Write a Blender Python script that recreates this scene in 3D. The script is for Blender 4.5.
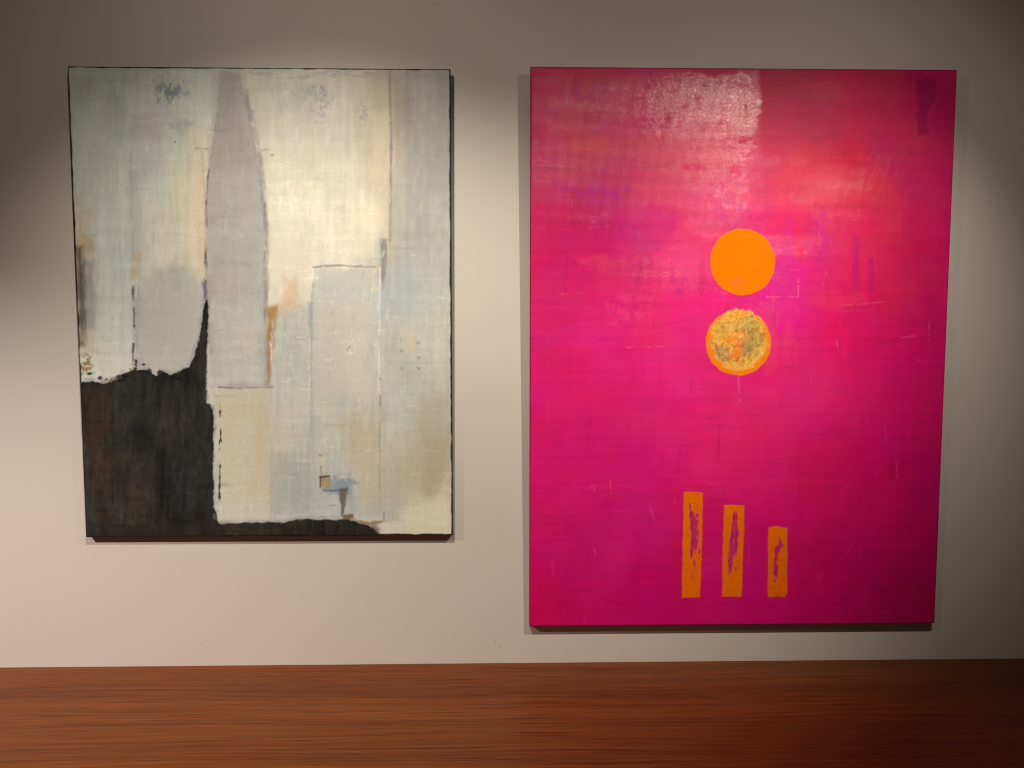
import bpy, bmesh, math, random
import numpy as np
from mathutils import Vector, Matrix

for o in list(bpy.data.objects):
    bpy.data.objects.remove(o)
scene = bpy.context.scene
COL = scene.collection

# ------------------------------------------------------------------ camera
EYE = 1.60                      # camera height above the floor
DIST = 2.23                     # camera distance from the picture wall
cam_data = bpy.data.cameras.new('camera')
cam_data.sensor_width = 36.0
cam_data.lens = 769 / 1024 * 36.0
cam = bpy.data.objects.new('camera', cam_data)
COL.objects.link(cam)
cam.location = (0, -DIST, EYE)
cam.rotation_euler = (math.pi / 2 - 0.0567, 0, -0.0214)
scene.camera = cam

# ------------------------------------------------------------------ world, exposure
world = bpy.data.worlds.new('world')
scene.world = world
world.use_nodes = True
bg = world.node_tree.nodes['Background']
bg.inputs[0].default_value = (1.0, 0.90, 0.76, 1)
bg.inputs[1].default_value = 0.025
vs = scene.view_settings
vs.view_transform = 'Standard'
vs.look = 'None'
vs.gamma = 1.0
vs.use_curve_mapping = False
vs.exposure = 0.0
scene.cycles.filter_width = 1.1       # a crisp photograph


def spot(name, loc, aim, power, angle, blend, color, radius):
    d = bpy.data.lights.new(name, 'SPOT')
    d.energy = power
    d.spot_size = math.radians(angle)
    d.spot_blend = blend
    d.color = color
    d.shadow_soft_size = radius
    o = bpy.data.objects.new(name, d)
    COL.objects.link(o)
    o.location = loc
    o.rotation_euler = (Vector(aim) - Vector(loc)).to_track_quat('-Z', 'Y').to_euler()
    return o


# gallery spots on the ceiling: one per painting, each with beams added for extra light, and one further left
LAMP = (1.0, 0.87, 0.73)
spot('spotlight', (-0.44, -1.23, 2.64), (-0.53, 0, 1.22), 88, 82.9, 1.0, LAMP, 0.014)
spot('spotlight', (-0.44, -1.23, 2.64), (-0.40, 0, 1.80), 15, 149.0, 1.0, LAMP, 0.014)   # added at the same lamp as stray light for the upper wall
spot('spotlight', (1.04, -1.23, 2.64), (0.29, 0, 1.35), 74, 66.4, 1.0, LAMP, 0.014)
spot('spotlight', (1.04, -1.23, 2.64), (0.84, 0, 1.74), 13, 103.1, 1.0, LAMP, 0.014)  # wide beam added at the same lamp as its spill
spot('spotlight', (1.04, -1.23, 2.64), (0.90, 0, 1.60), 45, 58.2, 1.0, LAMP, 0.014)  # extra beam added at the same lamp to brighten the right side
spot('spotlight', (-2.49, -1.60, 2.64), (-0.90, 0, -1.20), 350, 77.0, 1.0, (1.0, 0.84, 0.76), 0.014)


# ------------------------------------------------------------------ helpers
def link(o):
    COL.objects.link(o)
    return o


def tag(o, label=None, cat=None, group=None, kind=None):
    if label: o['label'] = label
    if cat: o['category'] = cat
    if group: o['group'] = group
    if kind: o['kind'] = kind
    return o


def empty(name, loc, rot=(0, 0, 0)):
    o = bpy.data.objects.new(name, None)
    o.empty_display_size = 0.1
    o.location = loc
    o.rotation_euler = rot
    return link(o)


def bm_box(bm, lo, hi):
    x0, y0, z0 = lo
    x1, y1, z1 = hi
    vs_ = [bm.verts.new(p) for p in ((x0, y0, z0), (x1, y0, z0), (x1, y1, z0), (x0, y1, z0),
                                     (x0, y0, z1), (x1, y0, z1), (x1, y1, z1), (x0, y1, z1))]
    for f in ((0, 3, 2, 1), (4, 5, 6, 7), (0, 1, 5, 4), (1, 2, 6, 5), (2, 3, 7, 6), (3, 0, 4, 7)):
        bm.faces.new([vs_[i] for i in f])


def box_obj(name, lo, hi, mat, parent=None, bevel=0.0):
    bm = bmesh.new()
    bm_box(bm, lo, hi)
    if bevel:
        bmesh.ops.bevel(bm, geom=bm.edges[:], offset=bevel, segments=3, affect='EDGES', profile=0.5)
    me = bpy.data.meshes.new(name)
    bm.to_mesh(me)
    bm.free()
    me.materials.append(mat)
    o = link(bpy.data.objects.new(name, me))
    if parent: o.parent = parent
    return o


class NT:
    def __init__(self, name):
        self.m = bpy.data.materials.new(name)
        self.m.use_nodes = True
        self.t = self.m.node_tree
        self.b = self.t.nodes['Principled BSDF']

    def n(self, typ, **kw):
        nd = self.t.nodes.new(typ)
        for k, v in kw.items():
            if k in nd.inputs and not hasattr(nd, k):
                self.set(nd, k, v)
            elif hasattr(nd, k) and k != 'inputs':
                setattr(nd, k, v)
        return nd

    def set(self, nd, key, v):
        s = nd.inputs[key]
        if isinstance(v, bpy.types.NodeSocket):
            self.t.links.new(v, s)
        else:
            s.default_value = v

    def link(self, a, b):
        self.t.links.new(a, b)

    def math(self, op, a, b=None, c=None, clamp=False):
        nd = self.t.nodes.new('ShaderNodeMath')
        nd.operation = op
        nd.use_clamp = clamp
        for i, v in enumerate((a, b, c)):
            if v is not None: self.set(nd, i, v)
        return nd.outputs[0]

    def noise(self, vec, scale, detail=4, rough=0.55, dist=0.0):
        nd = self.t.nodes.new('ShaderNodeTexNoise')
        self.set(nd, 'Vector', vec)
        self.set(nd, 'Scale', scale)
        self.set(nd, 'Detail', detail)
        self.set(nd, 'Roughness', rough)
        self.set(nd, 'Distortion', dist)
        return nd.outputs[0]

    def mapping(self, vec, scale=(1, 1, 1), loc=(0, 0, 0)):
        nd = self.t.nodes.new('ShaderNodeMapping')
        self.set(nd, 'Vector', vec)
        self.set(nd, 'Scale', scale)
        self.set(nd, 'Location', loc)
        return nd.outputs[0]

    def ramp(self, fac, stops):
        nd = self.t.nodes.new('ShaderNodeValToRGB')
        self.set(nd, 0, fac)
        el = nd.color_ramp.elements
        while len(el) < len(stops): el.new(0.5)
        for e, (p, c) in zip(el, stops):
            e.position = p
            e.color = tuple(c) + ((1,) if len(c) == 3 else ())
        return nd.outputs[0]

    def mix(self, fac, a, b, blend='MIX'):
        nd = self.t.nodes.new('ShaderNodeMix')
        nd.data_type = 'RGBA'
        nd.blend_type = blend
        self.set(nd, 0, fac)
        self.set(nd, 6, a)
        self.set(nd, 7, b)
        return nd.outputs[2]

    def obj_coords(self):
        return self.t.nodes.new('ShaderNodeTexCoord').outputs['Object']

    def bump(self, h, strength, distance):
        nd = self.t.nodes.new('ShaderNodeBump')
        self.set(nd, 'Strength', strength)
        self.set(nd, 'Distance', distance)
        self.set(nd, 'Height', h)
        self.link(nd.outputs[0], self.b.inputs['Normal'])


# ------------------------------------------------------------------ materials of the room
SCUFFS = [(-0.863, 0.711, 0.0020), (-0.226, 0.819, 0.0020), (-0.430, 0.916, 0.0010), (-0.003, 0.709, 0.0030), (0.011, 0.696, 0.0035)]


def wall_material():
    k = NT('painted_plaster')
    co = k.obj_coords()
    big = k.noise(co, 1.3, 3)
    col = k.mix(big, (0.62, 0.585, 0.53, 1), (0.65, 0.615, 0.56, 1))
    for p in SCUFFS:                      # small scuffs left on the paint
        d = k.t.nodes.new('ShaderNodeVectorMath')
        d.operation = 'DISTANCE'
        k.link(co, d.inputs[0])
        d.inputs[1].default_value = (p[0], 0.0, p[1])
        rag = k.math('ADD', d.outputs['Value'], k.math('MULTIPLY', k.noise(co, 160, 2), 0.010))
        m = k.math('MULTIPLY', k.math('LESS_THAN', rag, 0.005 + p[2]), 0.45)
        col = k.mix(m, col, (0.30, 0.25, 0.20, 1))
    k.link(col, k.b.inputs['Base Color'])
    k.b.inputs['Roughness'].default_value = 0.62
    k.b.inputs['Specular IOR Level'].default_value = 0.3
    k.bump(k.noise(co, 260, 3), 0.10, 0.0015)
    return k.m


def flat_material(name, c, rough=0.7):
    k = NT(name)
    co = k.obj_coords()
    col = k.mix(k.noise(co, 6, 4), tuple(v * .92 for v in c) + (1,), tuple(min(1, v * 1.06) for v in c) + (1,))
    k.link(col, k.b.inputs['Base Color'])
    k.b.inputs['Roughness'].default_value = rough
    return k.m


def wood_material():
    k = NT('oiled_teak')
    co = k.obj_coords()
    warp = k.noise(k.mapping(co, (0.5, 2.0, 1)), 1.6, 2)
    nd = k.t.nodes.new('ShaderNodeVectorMath')
    nd.operation = 'MULTIPLY_ADD'
    k.link(warp, nd.inputs[0])
    nd.inputs[1].default_value = (0, 0.09, 0)
    k.link(co, nd.inputs[2])
    v = nd.outputs[0]
    bands = k.noise(k.mapping(v, (0.25, 9, 9)), 1.0, 4, 0.55)
    fine = k.noise(k.mapping(v, (1.6, 130, 130)), 1.0, 6, 0.78)
    pores = k.noise(k.mapping(v, (5, 260, 260)), 1.0, 3, 0.7)
    c = k.ramp(bands, [(0.25, (0.112, 0.028, 0.0052)), (0.5, (0.146, 0.038, 0.0072)), (0.75, (0.182, 0.050, 0.0098))])
    c = k.mix(1.0, c, k.ramp(fine, [(0.32, (0.42, 0.36, 0.33)), (0.43, (0.80, 0.77, 0.75)), (0.55, (1.08, 1.08, 1.08)), (0.68, (1.42, 1.45, 1.5))]), 'MULTIPLY')
    c = k.mix(0.85, c, k.ramp(pores, [(0.34, (0.40, 0.34, 0.30)), (0.44, (1, 1, 1))]), 'MULTIPLY')
    k.link(c, k.b.inputs['Base Color'])
    k.link(k.math('MULTIPLY_ADD', fine, 0.14, 0.34), k.b.inputs['Roughness'])
    k.b.inputs['Specular IOR Level'].default_value = 0.12
    k.bump(fine, 0.10, 0.0008)
    return k.m


M_WALL = wall_material()
M_CEIL = flat_material('ceiling_paint', (0.55, 0.53, 0.5))
M_FLOOR = flat_material('grey_floor', (0.10, 0.09, 0.08), 0.5)
M_WOOD = wood_material()

# ------------------------------------------------------------------ the room
W = 4.2
tag(box_obj('wall_back', (-W, 0.0, 0.0), (W, 0.15, 2.95), M_WALL), kind='structure')
tag(box_obj('floor', (-W, -4.6, -0.1), (W, 0.15, 0.0), M_FLOOR), kind='structure')
tag(box_obj('ceiling', (-W, -4.6, 2.95), (W, 0.15, 3.05), M_CEIL), kind='structure')

# ------------------------------------------------------------------ the long wooden sideboard
SZ = EYE - 0.8559 * 1.115        # its top surface
sb = empty('sideboard', (0, -0.32, 0), (0, 0, 0))
tag(sb, 'long low reddish brown wooden sideboard standing against the wall under both paintings', 'sideboard')
box_obj('sideboard_top', (-3.2, -0.32, SZ - 0.035), (3.2, 0.319, SZ), M_WOOD, sb, 0.002)
box_obj('cabinet_body', (-3.16, -0.29, 0.0), (3.16, 0.315, SZ - 0.035), M_WOOD, sb, 0.002)


# ------------------------------------------------------------------ painting tools (all procedural)
class Board:
    """A painted canvas: pigment, gloss and relief laid down stroke by stroke on a fine grid.
    x, y of the drawing run over the picture in the artist's own units, given by its corners."""

    def __init__(self, nx, ny, corners, seed):
        (ax, ay), (bx, by), (cx, cy), (dx, dy) = corners      # top left, top right, bottom left, bottom right
        self.nx, self.ny = nx, ny
        u = np.linspace(0, 1, nx)[None, :]
        v = np.linspace(1, 0, ny)[:, None]                    # row 0 is the bottom edge
        self.v0 = np.repeat(v, nx, 1)
        self.u0 = np.repeat(u, ny, 0)
        # the drawing was measured in perspective: square it up on the canvas
        src, dst = [(0, 0), (1, 0), (0, 1), (1, 1)], corners
        A, r = [], []
        for (p, q), (X, Y) in zip(src, dst):
            A.append([p, q, 1, 0, 0, 0, -p * X, -q * X]); r.append(X)
            A.append([0, 0, 0, p, q, 1, -p * Y, -q * Y]); r.append(Y)
        m = np.linalg.solve(np.array(A, float), np.array(r, float))
        den = m[6] * self.u0 + m[7] * self.v0 + 1
        self.X = (m[0] * self.u0 + m[1] * self.v0 + m[2]) / den
        self.Y = (m[3] * self.u0 + m[4] * self.v0 + m[5]) / den
        self.cols = (self.X.min(0), self.X.max(0))
        self.rows = (self.Y.min(1), self.Y.max(1))
        self.rng = np.random.default_rng(seed)
        self.C = np.zeros((ny, nx, 3))
        self.G = np.full((ny, nx), 0.5)
        self.H = np.zeros((ny, nx))

    def near(self, pts, pad):
        """the part of the board around some points, sharing its paint"""
        p = np.asarray(pts, float)
        lo, hi = p.min(0) - pad, p.max(0) + pad
        ci = np.nonzero((self.cols[1] >= lo[0]) & (self.cols[0] <= hi[0]))[0]
        ri = np.nonzero((self.rows[1] >= lo[1]) & (self.rows[0] <= hi[1]))[0]
        if len(ci) < 2 or len(ri) < 2: ci, ri = np.array([0, 1]), np.array([0, 1])
        k = (slice(ri[0], ri[-1] + 1), slice(ci[0], ci[-1] + 1))
        v = object.__new__(Board)
        v.X, v.Y, v.C, v.G, v.H = self.X[k], self.Y[k], self.C[k], self.G[k], self.H[k]
        v.ny, v.nx = v.X.shape
        v.rng = self.rng
        return v

    def noise(self, sx, sy, octaves=3, gain=0.55):
        """smooth value noise in -1..1, feature size sx by sy"""
        out = np.zeros((self.ny, self.nx))
        amp, tot = 1.0, 0.0
        x0, y0 = self.X.min(), self.Y.min()
        for o in range(octaves):
            gx = (self.X - x0) / sx
            gy = (self.Y - y0) / sy
            w, h = int(gx.max()) + 3, int(gy.max()) + 3
            t = self.rng.random((h, w)) * 2 - 1
            ix, iy = gx.astype(int), gy.astype(int)
            fx, fy = gx - ix, gy - iy
            fx = fx * fx * (3 - 2 * fx)
            fy = fy * fy * (3 - 2 * fy)
            out += amp * ((t[iy, ix] * (1 - fx) + t[iy, ix + 1] * fx) * (1 - fy)
                          + (t[iy + 1, ix] * (1 - fx) + t[iy + 1, ix + 1] * fx) * fy)
            tot += amp
            amp *= gain
            sx, sy = max(sx / 2, 0.9), max(sy / 2, 0.9)
        return out / tot * 1.6

    @staticmethod
    def step(d, soft):
        t = np.clip(0.5 - d / (2 * soft), 0, 1)
        return t * t * (3 - 2 * t)

    def sd_poly(self, pts, X=None, Y=None):
        X = self.X if X is None else X
        Y = self.Y if Y is None else Y
        d = np.full(X.shape, 1e9)
        inside = np.zeros(X.shape, bool)
        n = len(pts)
        for i in range(n):
            (x0, y0), (x1, y1) = pts[i], pts[(i + 1) % n]
            ex, ey = x1 - x0, y1 - y0
            t = np.clip(((X - x0) * ex + (Y - y0) * ey) / (ex * ex + ey * ey + 1e-9), 0, 1)
            d = np.minimum(d, (X - x0 - t * ex) ** 2 + (Y - y0 - t * ey) ** 2)
            if y0 != y1:
                c = ((y0 <= Y) != (y1 <= Y)) & (X < (x1 - x0) * (Y - y0) / (y1 - y0) + x0)
                inside ^= c
        d = np.sqrt(d)
        return np.where(inside, -d, d)

    def sd_line(self, pts, widths):
        """distance to a polyline minus its (varying) half width"""
        best = np.full(self.X.shape, 1e9)
        for i in range(len(pts) - 1):
            (x0, y0), (x1, y1) = pts[i], pts[i + 1]
            ex, ey = x1 - x0, y1 - y0
            t = np.clip(((self.X - x0) * ex + (self.Y - y0) * ey) / (ex * ex + ey * ey + 1e-9), 0, 1)
            d = np.hypot(self.X - x0 - t * ex, self.Y - y0 - t * ey) - ((1 - t) * widths[i] + t * widths[i + 1])
            best = np.minimum(best, d)
        return best

    def lay(self, mask, col, relief=0.0, gloss=None):
        m = np.clip(mask, 0, 1)
        self.C += m[..., None] * (np.asarray(col, float) - self.C)
        if relief: self.H += m * relief
        if gloss is not None: self.G += m * (gloss - self.G)

    def broken(self, mask, sx, sy, cover, sharp=2.5, octaves=3):
        """break a mask up like a dry brush; cover 0..1"""
        n = self.noise(sx, sy, octaves)
        return mask * np.clip((n + (cover * 2 - 1)) * sharp + 0.5, 0, 1)

    def poly(self, pts, col, soft=1.5, jit=1.0, jx=6, jy=6, alpha=1.0, dry=None, relief=0.0, gloss=None):
        w = self.near(pts, soft + 2.5 * jit + 3)
        d = w.sd_poly(pts) + jit * w.noise(jx, jy, 3)
        m = w.step(d, soft) * alpha
        if dry: m = w.broken(m, *dry)
        w.lay(m, col, relief, gloss)

    def line(self, pts, widths, col, soft=0.8, jit=0.4, alpha=1.0, dry=None, relief=0.0, gloss=None, jx=5, jy=5):
        if not isinstance(widths, (list, tuple)): widths = [widths] * len(pts)
        w = self.near(pts, max(widths) + soft + 2.5 * jit + 3)
        d = w.sd_line(pts, widths) + jit * w.noise(jx, jy, 3)
        m = w.step(d, soft) * alpha
        if dry: m = w.broken(m, *dry)
        w.lay(m, col, relief, gloss)

    def blob(self, x, y, rx, ry, col, alpha=1.0, jit=0.25, jx=8, jy=8, dry=None, gloss=None, power=1.0):
        q = self.near([(x - 2.2 * rx, y - 2.2 * ry), (x + 2.2 * rx, y + 2.2 * ry)], 2)
        r = np.hypot((q.X - x) / rx, (q.Y - y) / ry) + jit * q.noise(jx, jy, 3)
        m = np.clip(1 - r, 0, 1) ** power * alpha
        m = np.clip(m * 1.6, 0, alpha)
        if dry: m = q.broken(m, *dry)
        q.lay(m, col, 0, gloss)

    def dabs(self, n, box, length, width, lo, hi, tint=0.03, upright=0.65, seed=1):
        """many short overlapping brush marks, each a little lighter or darker than what it covers"""
        g = np.random.default_rng(seed)
        for _ in range(n):
            x, y = g.uniform(box[0], box[2]), g.uniform(box[1], box[3])
            l, wd = g.uniform(*length), g.uniform(*width)
            a = g.normal(0, .12) + (math.pi / 2 if g.random() < upright else 0)
            dx, dy = math.cos(a) * l / 2, math.sin(a) * l / 2
            w = self.near([(x - dx, y - dy), (x + dx, y + dy)], wd + 3)
            d = w.sd_line([(x - dx, y - dy), (x + dx, y + dy)], [wd, wd * g.uniform(.4, 1)]) + .6 * w.noise(3, 3, 2)
            m = w.broken(w.step(d, wd * .9), *((1.6, 9) if abs(dy) > abs(dx) else (9, 1.6)), .55, 1.6, 2)
            k = g.uniform(lo, hi)
            w.C *= 1 + m[..., None] * (k + tint * g.normal(size=3))
            w.H += m * .25

    def wash(self, pts, sx=26, sy=44, warp=8):
        """blend scattered colour dabs into one ground"""
        wx = self.X + warp * self.noise(18, 30, 3)
        wy = self.Y + warp * self.noise(18, 30, 3)
        num = np.zeros_like(self.C)
        den = np.zeros_like(self.X)
        for x, y, r, g, b in pts:
            q = ((wx - x) / sx) ** 2 + ((wy - y) / sy) ** 2
            w = 1.0 / (0.15 + q) ** 2
            num[..., 0] += w * r
            num[..., 1] += w * g
            num[..., 2] += w * b
            den += w
        return num / den[..., None]


def painting(name, board, width, height, depth, mat, edge_mat, root, edge_label, relief=1.0):
    """front of a stretched canvas as a fine mesh, turned back over a rounded edge"""
    b = board
    nx, ny = b.nx, b.ny
    x = (b.u0 - 0.5) * width
    z = (1 - b.v0) * height
    e = np.minimum(np.minimum(b.u0 * width, (1 - b.u0) * width), np.minimum(b.v0 * height, (1 - b.v0) * height))
    r = 0.004
    back = np.where(e < r, r - np.sqrt(np.maximum(r * r - (r - e) ** 2, 0)), 0)
    y = back - b.H * 0.0006 * relief
    co = np.stack([x, y, z], -1).reshape(-1, 3)
    i = np.arange(nx * ny).reshape(ny, nx)
    quads = np.stack([i[:-1, :-1], i[:-1, 1:], i[1:, 1:], i[1:, :-1]], -1).reshape(-1, 4)
    me = bpy.data.meshes.new(name)
    me.vertices.add(len(co))
    me.vertices.foreach_set('co', co.astype(np.float32).ravel())
    me.loops.add(quads.size)
    me.loops.foreach_set('vertex_index', quads.astype(np.int32).ravel())
    me.polygons.add(len(quads))
    me.polygons.foreach_set('loop_start', np.arange(0, quads.size, 4, dtype=np.int32))
    me.polygons.foreach_set('use_smooth', np.ones(len(quads), bool))
    me.update(calc_edges=True)
    at = me.attributes.new('pigment', 'FLOAT_COLOR', 'POINT')
    rgba = np.ones((nx * ny, 4), np.float32)
    rgba[:, :3] = np.clip(b.C.reshape(-1, 3), 0.0005, 0.97)
    at.data.foreach_set('color', rgba.ravel())
    g = me.attributes.new('gloss', 'FLOAT', 'POINT')
    g.data.foreach_set('value', np.clip(b.G, 0, 1).astype(np.float32).ravel())
    me.materials.append(mat)
    o = link(bpy.data.objects.new('canvas', me))
    o.parent = root
    # the painted sides of the canvas, closed at the back
    h = box_obj('canvas_edge', (-width / 2, 0.0036, 0.0), (width / 2, depth, height), edge_mat, root, 0.0015)
    h['label'] = edge_label
    return o, h


def paint_material(name, rough_lo, rough_hi, spec, coat=0.0, coat_rough=0.2, weave=0.25):
    k = NT(name)
    a = k.t.nodes.new('ShaderNodeAttribute')
    a.attribute_name = 'pigment'
    g = k.t.nodes.new('ShaderNodeAttribute')
    g.attribute_name = 'gloss'
    co = k.obj_coords()
    fine = k.noise(k.mapping(co, (1.0, 1.0, 0.45)), 300, 3, 0.6)
    tint = k.ramp(fine, [(0.30, (0.90, 0.90, 0.90)), (0.5, (1, 1, 1)), (0.72, (1.05, 1.05, 1.05))])
    col = k.mix(1.0, a.outputs['Color'], tint, 'MULTIPLY')
    k.link(col, k.b.inputs['Base Color'])
    gl = g.outputs['Fac']
    k.link(k.math('MULTIPLY_ADD', gl, rough_lo - rough_hi, rough_hi), k.b.inputs['Roughness'])
    k.link(k.math('MULTIPLY', gl, spec), k.b.inputs['Specular IOR Level'])
    if coat:
        k.link(k.math('MULTIPLY', k.math('SUBTRACT', gl, 0.40), coat, clamp=True), k.b.inputs['Coat Weight'])
        k.b.inputs['Coat Roughness'].default_value = coat_rough
    # canvas weave: crossed threads about a millimetre wide, plus brush drag
    w1 = k.t.nodes.new('ShaderNodeTexWave')
    w1.bands_direction = 'X'
    k.set(w1, 'Vector', co); k.set(w1, 'Scale', 120.0); k.set(w1, 'Distortion', 2.0); k.set(w1, 'Detail', 2.0)
    w2 = k.t.nodes.new('ShaderNodeTexWave')
    w2.bands_direction = 'Z'
    k.set(w2, 'Vector', co); k.set(w2, 'Scale', 120.0); k.set(w2, 'Distortion', 2.0); k.set(w2, 'Detail', 2.0)
    h = k.math('ADD', k.math('MULTIPLY', w1.outputs['Fac'], w2.outputs['Fac']), k.math('MULTIPLY', fine, 1.2))
    k.bump(h, weave, 0.0012)
    if coat:
        nd = k.t.nodes.new('ShaderNodeBump')
        k.set(nd, 'Strength', 0.32); k.set(nd, 'Distance', 0.0012); k.set(nd, 'Height', h)
        k.link(nd.outputs[0], k.b.inputs['Coat Normal'])
    return k.m


def edge_material(name, c0, c1, rough=0.6):
    k = NT(name)
    co = k.obj_coords()
    k.link(k.mix(k.noise(co, 30, 4), tuple(c0) + (1,), tuple(c1) + (1,)), k.b.inputs['Base Color'])
    k.b.inputs['Roughness'].default_value = rough
    return k.m


SC = 1.115


def hang(name, x0, x1, z0, z1, tb, tt, yaw):
    """Empty at the bottom edge of a picture that leans forward from the wall"""
    lean = math.atan2((tt - tb), (z1 - z0))
    w = (x1 - x0) * SC
    h = math.hypot(z1 - z0, tt - tb) * SC
    root = empty(name, ((x0 + x1) / 2 * SC, -tb * SC, EYE + z0 * SC), (lean, 0, yaw))
    return root, w, h


# ------------------------------------------------------------------ the pale abstract canvas
M_PALE = paint_material('oil_paint_matte', 0.42, 0.75, 0.5, 0.0, 0.2, 0.22)
M_PALE_EDGE = edge_material('black_painted_canvas', (0.012, 0.010, 0.009), (0.028, 0.023, 0.019))


def paint_pale():
    B = Board(690, 846, ((67.5, 66.2), (450.2, 68.6), (85.2, 537.3), (452.8, 536)), 11)
    GREY, BLUE, DARK = (.55, .60, .59), (.40, .47, .52), (.018, .018, .017)
    CREAM, WHITE = (.93, .92, .78), (.86, .88, .80)
    # ground: large soft areas of greyed white, cream and beige
    g = B.wash([(85, 85, .68, .75, .73), (89, 114, .86, .97, .91), (114, 179, .66, .735, .69), (110, 120, .66, .74, .69), (153, 104, .74, .80, .80), (140, 85, .72, .80, .76),  # upper left tones raised to make up for weak light there
                (153, 170, .68, .745, .725), (188, 104, .71, .79, .73), (180, 140, .70, .77, .71), (196, 179, .80, .80, .64), (258, 100, .66, .68, .60),
                (325, 82, .69, .70, .64), (293, 100, .66, .69, .63), (293, 130, .73, .75, .68), (336, 130, .72, .73, .65), (336, 179, .80, .80, .69), (375, 100, .66, .63, .53), (379, 157, .74, .70, .56),
                (422, 90, .54, .54, .52), (422, 130, .49, .49, .47), (405, 110, .44, .43, .40), (422, 179, .46, .48, .47), (440, 120, .49, .50, .47), (282, 190, .86, .87, .73),
                (99, 230, .70, .78, .75), (114, 264, .70, .78, .75), (114, 339, .71, .79, .73), (112, 365, .78, .84, .76), (84, 246, .66, .61, .47), (168, 236, .74, .76, .66), (150, 220, .72, .77, .71),
                (168, 339, .62, .67, .65), (196, 242, .86, .77, .60), (198, 200, .84, .79, .62), (190, 280, .74, .73, .62),
                (314, 227, .94, .935, .81), (330, 250, .94, .92, .78), (282, 264, .93, .92, .79), (292, 210, .91, .91, .77), (360, 220, .93, .90, .73), (342, 310, .65, .71, .67), (342, 339, .70, .735, .665),
                (289, 335, .64, .70, .67), (289, 370, .63, .69, .66), (400, 262, .51, .55, .53), (405, 290, .52, .60, .61), (417, 328, .60, .645, .60), (422, 222, .49, .52, .49), (440, 250, .53, .56, .52), (440, 330, .63, .66, .58), (435, 300, .56, .62, .60),
                (241, 432, .67, .67, .54), (255, 481, .65, .63, .49), (240, 505, .70, .73, .64), (291, 405, .64, .69, .65), (291, 440, .56, .63, .60), (291, 487, .48, .56, .55), (290, 512, .58, .64, .60),
                (337, 418, .65, .68, .60), (359, 446, .65, .62, .51), (340, 480, .60, .66, .66), (261, 446, .67, .64, .48), (403, 432, .63, .68, .62), (403, 395, .61, .67, .62), (436, 400, .60, .62, .54),
                (436, 446, .53, .50, .40), (436, 475, .53, .50, .40), (420, 510, .80, .80, .62), (438, 522, .84, .84, .68), (408, 473, .60, .58, .47), (390, 500, .62, .64, .56), (343, 377, .73, .765, .68)], 24, 40, 7)
    B.C[:] = g * np.array((1.04, 1.05, 1.05))
    # vertical drag of a wide brush over everything
    streak = B.noise(5, 70, 3)
    cloud = B.noise(26, 34, 4)
    hor = B.noise(50, 4, 3)
    B.C *= (1 + 0.055 * streak + 0.06 * cloud + 0.03 * hor + .035 * B.noise(7, 9, 3) + .03 * B.noise(2.5, 14, 2))[..., None]
    B.C[..., 2] *= 1 + 0.03 * B.noise(22, 60, 3)
    # strip divisions on the left
    B.poly([(128, 172), (139, 172), (140, 262), (130, 262)], (.54, .60, .60), 4, 2, alpha=.45)
    B.line([(131, 150), (133, 275)], 1.2, (.46, .50, .49), 1.5, .8, .45, dry=(4, 24, .55))
    B.blob(168, 92, 17, 14, (.30, .36, .43), .75, .6, 5, 7, dry=(3, 6, .55))
    B.blob(172, 91, 9, 6, (.26, .32, .40), .7, .6, 4, 5)
    B.blob(178, 124, 14, 8, (.44, .50, .52), .6, .6, 8, 5)
    B.blob(183, 132, 12, 5, (.42, .50, .52), .5, .6, 6, 4)
    B.blob(150, 126, 22, 16, (.58, .56, .60), .4, .5, 10, 12)
    B.blob(140, 130, 18, 14, (.60, .60, .59), .3, .5, 10, 10)
    B.line([(170, 118), (186, 116)], 1.5, (.78, .80, .70), 1.5, 1, .5)
    B.line([(100, 80), (150, 84), (200, 80)], 1.5, (.55, .58, .56), 2, 1.5, .4, dry=(14, 3, .5))
    B.blob(96, 175, 12, 50, (.76, .82, .74), .35, .4, 5, 30)
    # warm light beside the tower
    B.poly([(184, 128), (205, 128), (205, 300), (192, 285), (188, 200)], (.86, .83, .67), 7, 4, 6, 20, .55)
    B.poly([(197, 165), (205, 160), (205, 275), (200, 280)], (.90, .75, .52), 4, 2.5, 5, 18, .62)
    B.line([(196, 148), (208, 149)], 1.2, (.42, .42, .38), 1, .8, .6)
    B.line([(202, 150), (203, 185)], 1.0, (.50, .48, .42), 1.2, .6, .4)
    # grey arched block with bluish rim
    B.poly([(136, 296), (146, 280), (162, 268), (182, 258), (196, 275), (205, 282), (204, 310), (198, 345), (190, 372), (136, 374)],
           (.575, .625, .605), 10, 5, 8, 10, .75)
    B.poly([(150, 320), (192, 300), (190, 372), (142, 374)], (.63, .64, .59), 9, 4, 10, 10, .6)
    B.blob(172, 278, 22, 14, (.52, .57, .56), .45, .5, 8, 8)
    B.line([(137, 288), (137, 372)], 3.5, (.40, .46, .50), 3.5, 1.2, .55, dry=(3, 20, .62))
    B.line([(133, 286), (134, 330), (132, 374)], [.8, .7, 1.2], (.10, .09, .085), .9, .9, .85, dry=(2.5, 9, .56), jy=6)
    B.poly([(131, 254), (142, 252), (140, 276), (131, 282)], (.72, .52, .30), 4, 2, alpha=.55, dry=(4, 12, .8))
    B.line([(204, 285), (201, 325), (193, 362), (178, 372)], 2.5, (.58, .68, .74), 2.5, 1, .6)
    # far left edge: bruised blue, brown and ochre
    B.poly([(78, 236), (93, 236), (93, 252), (80, 255)], (.50, .38, .24), 6, 3, alpha=.5)
    B.poly([(85, 262), (94, 260), (96, 330), (86, 330)], (.36, .41, .46), 4.5, 2, 4, 14, .75)
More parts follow.
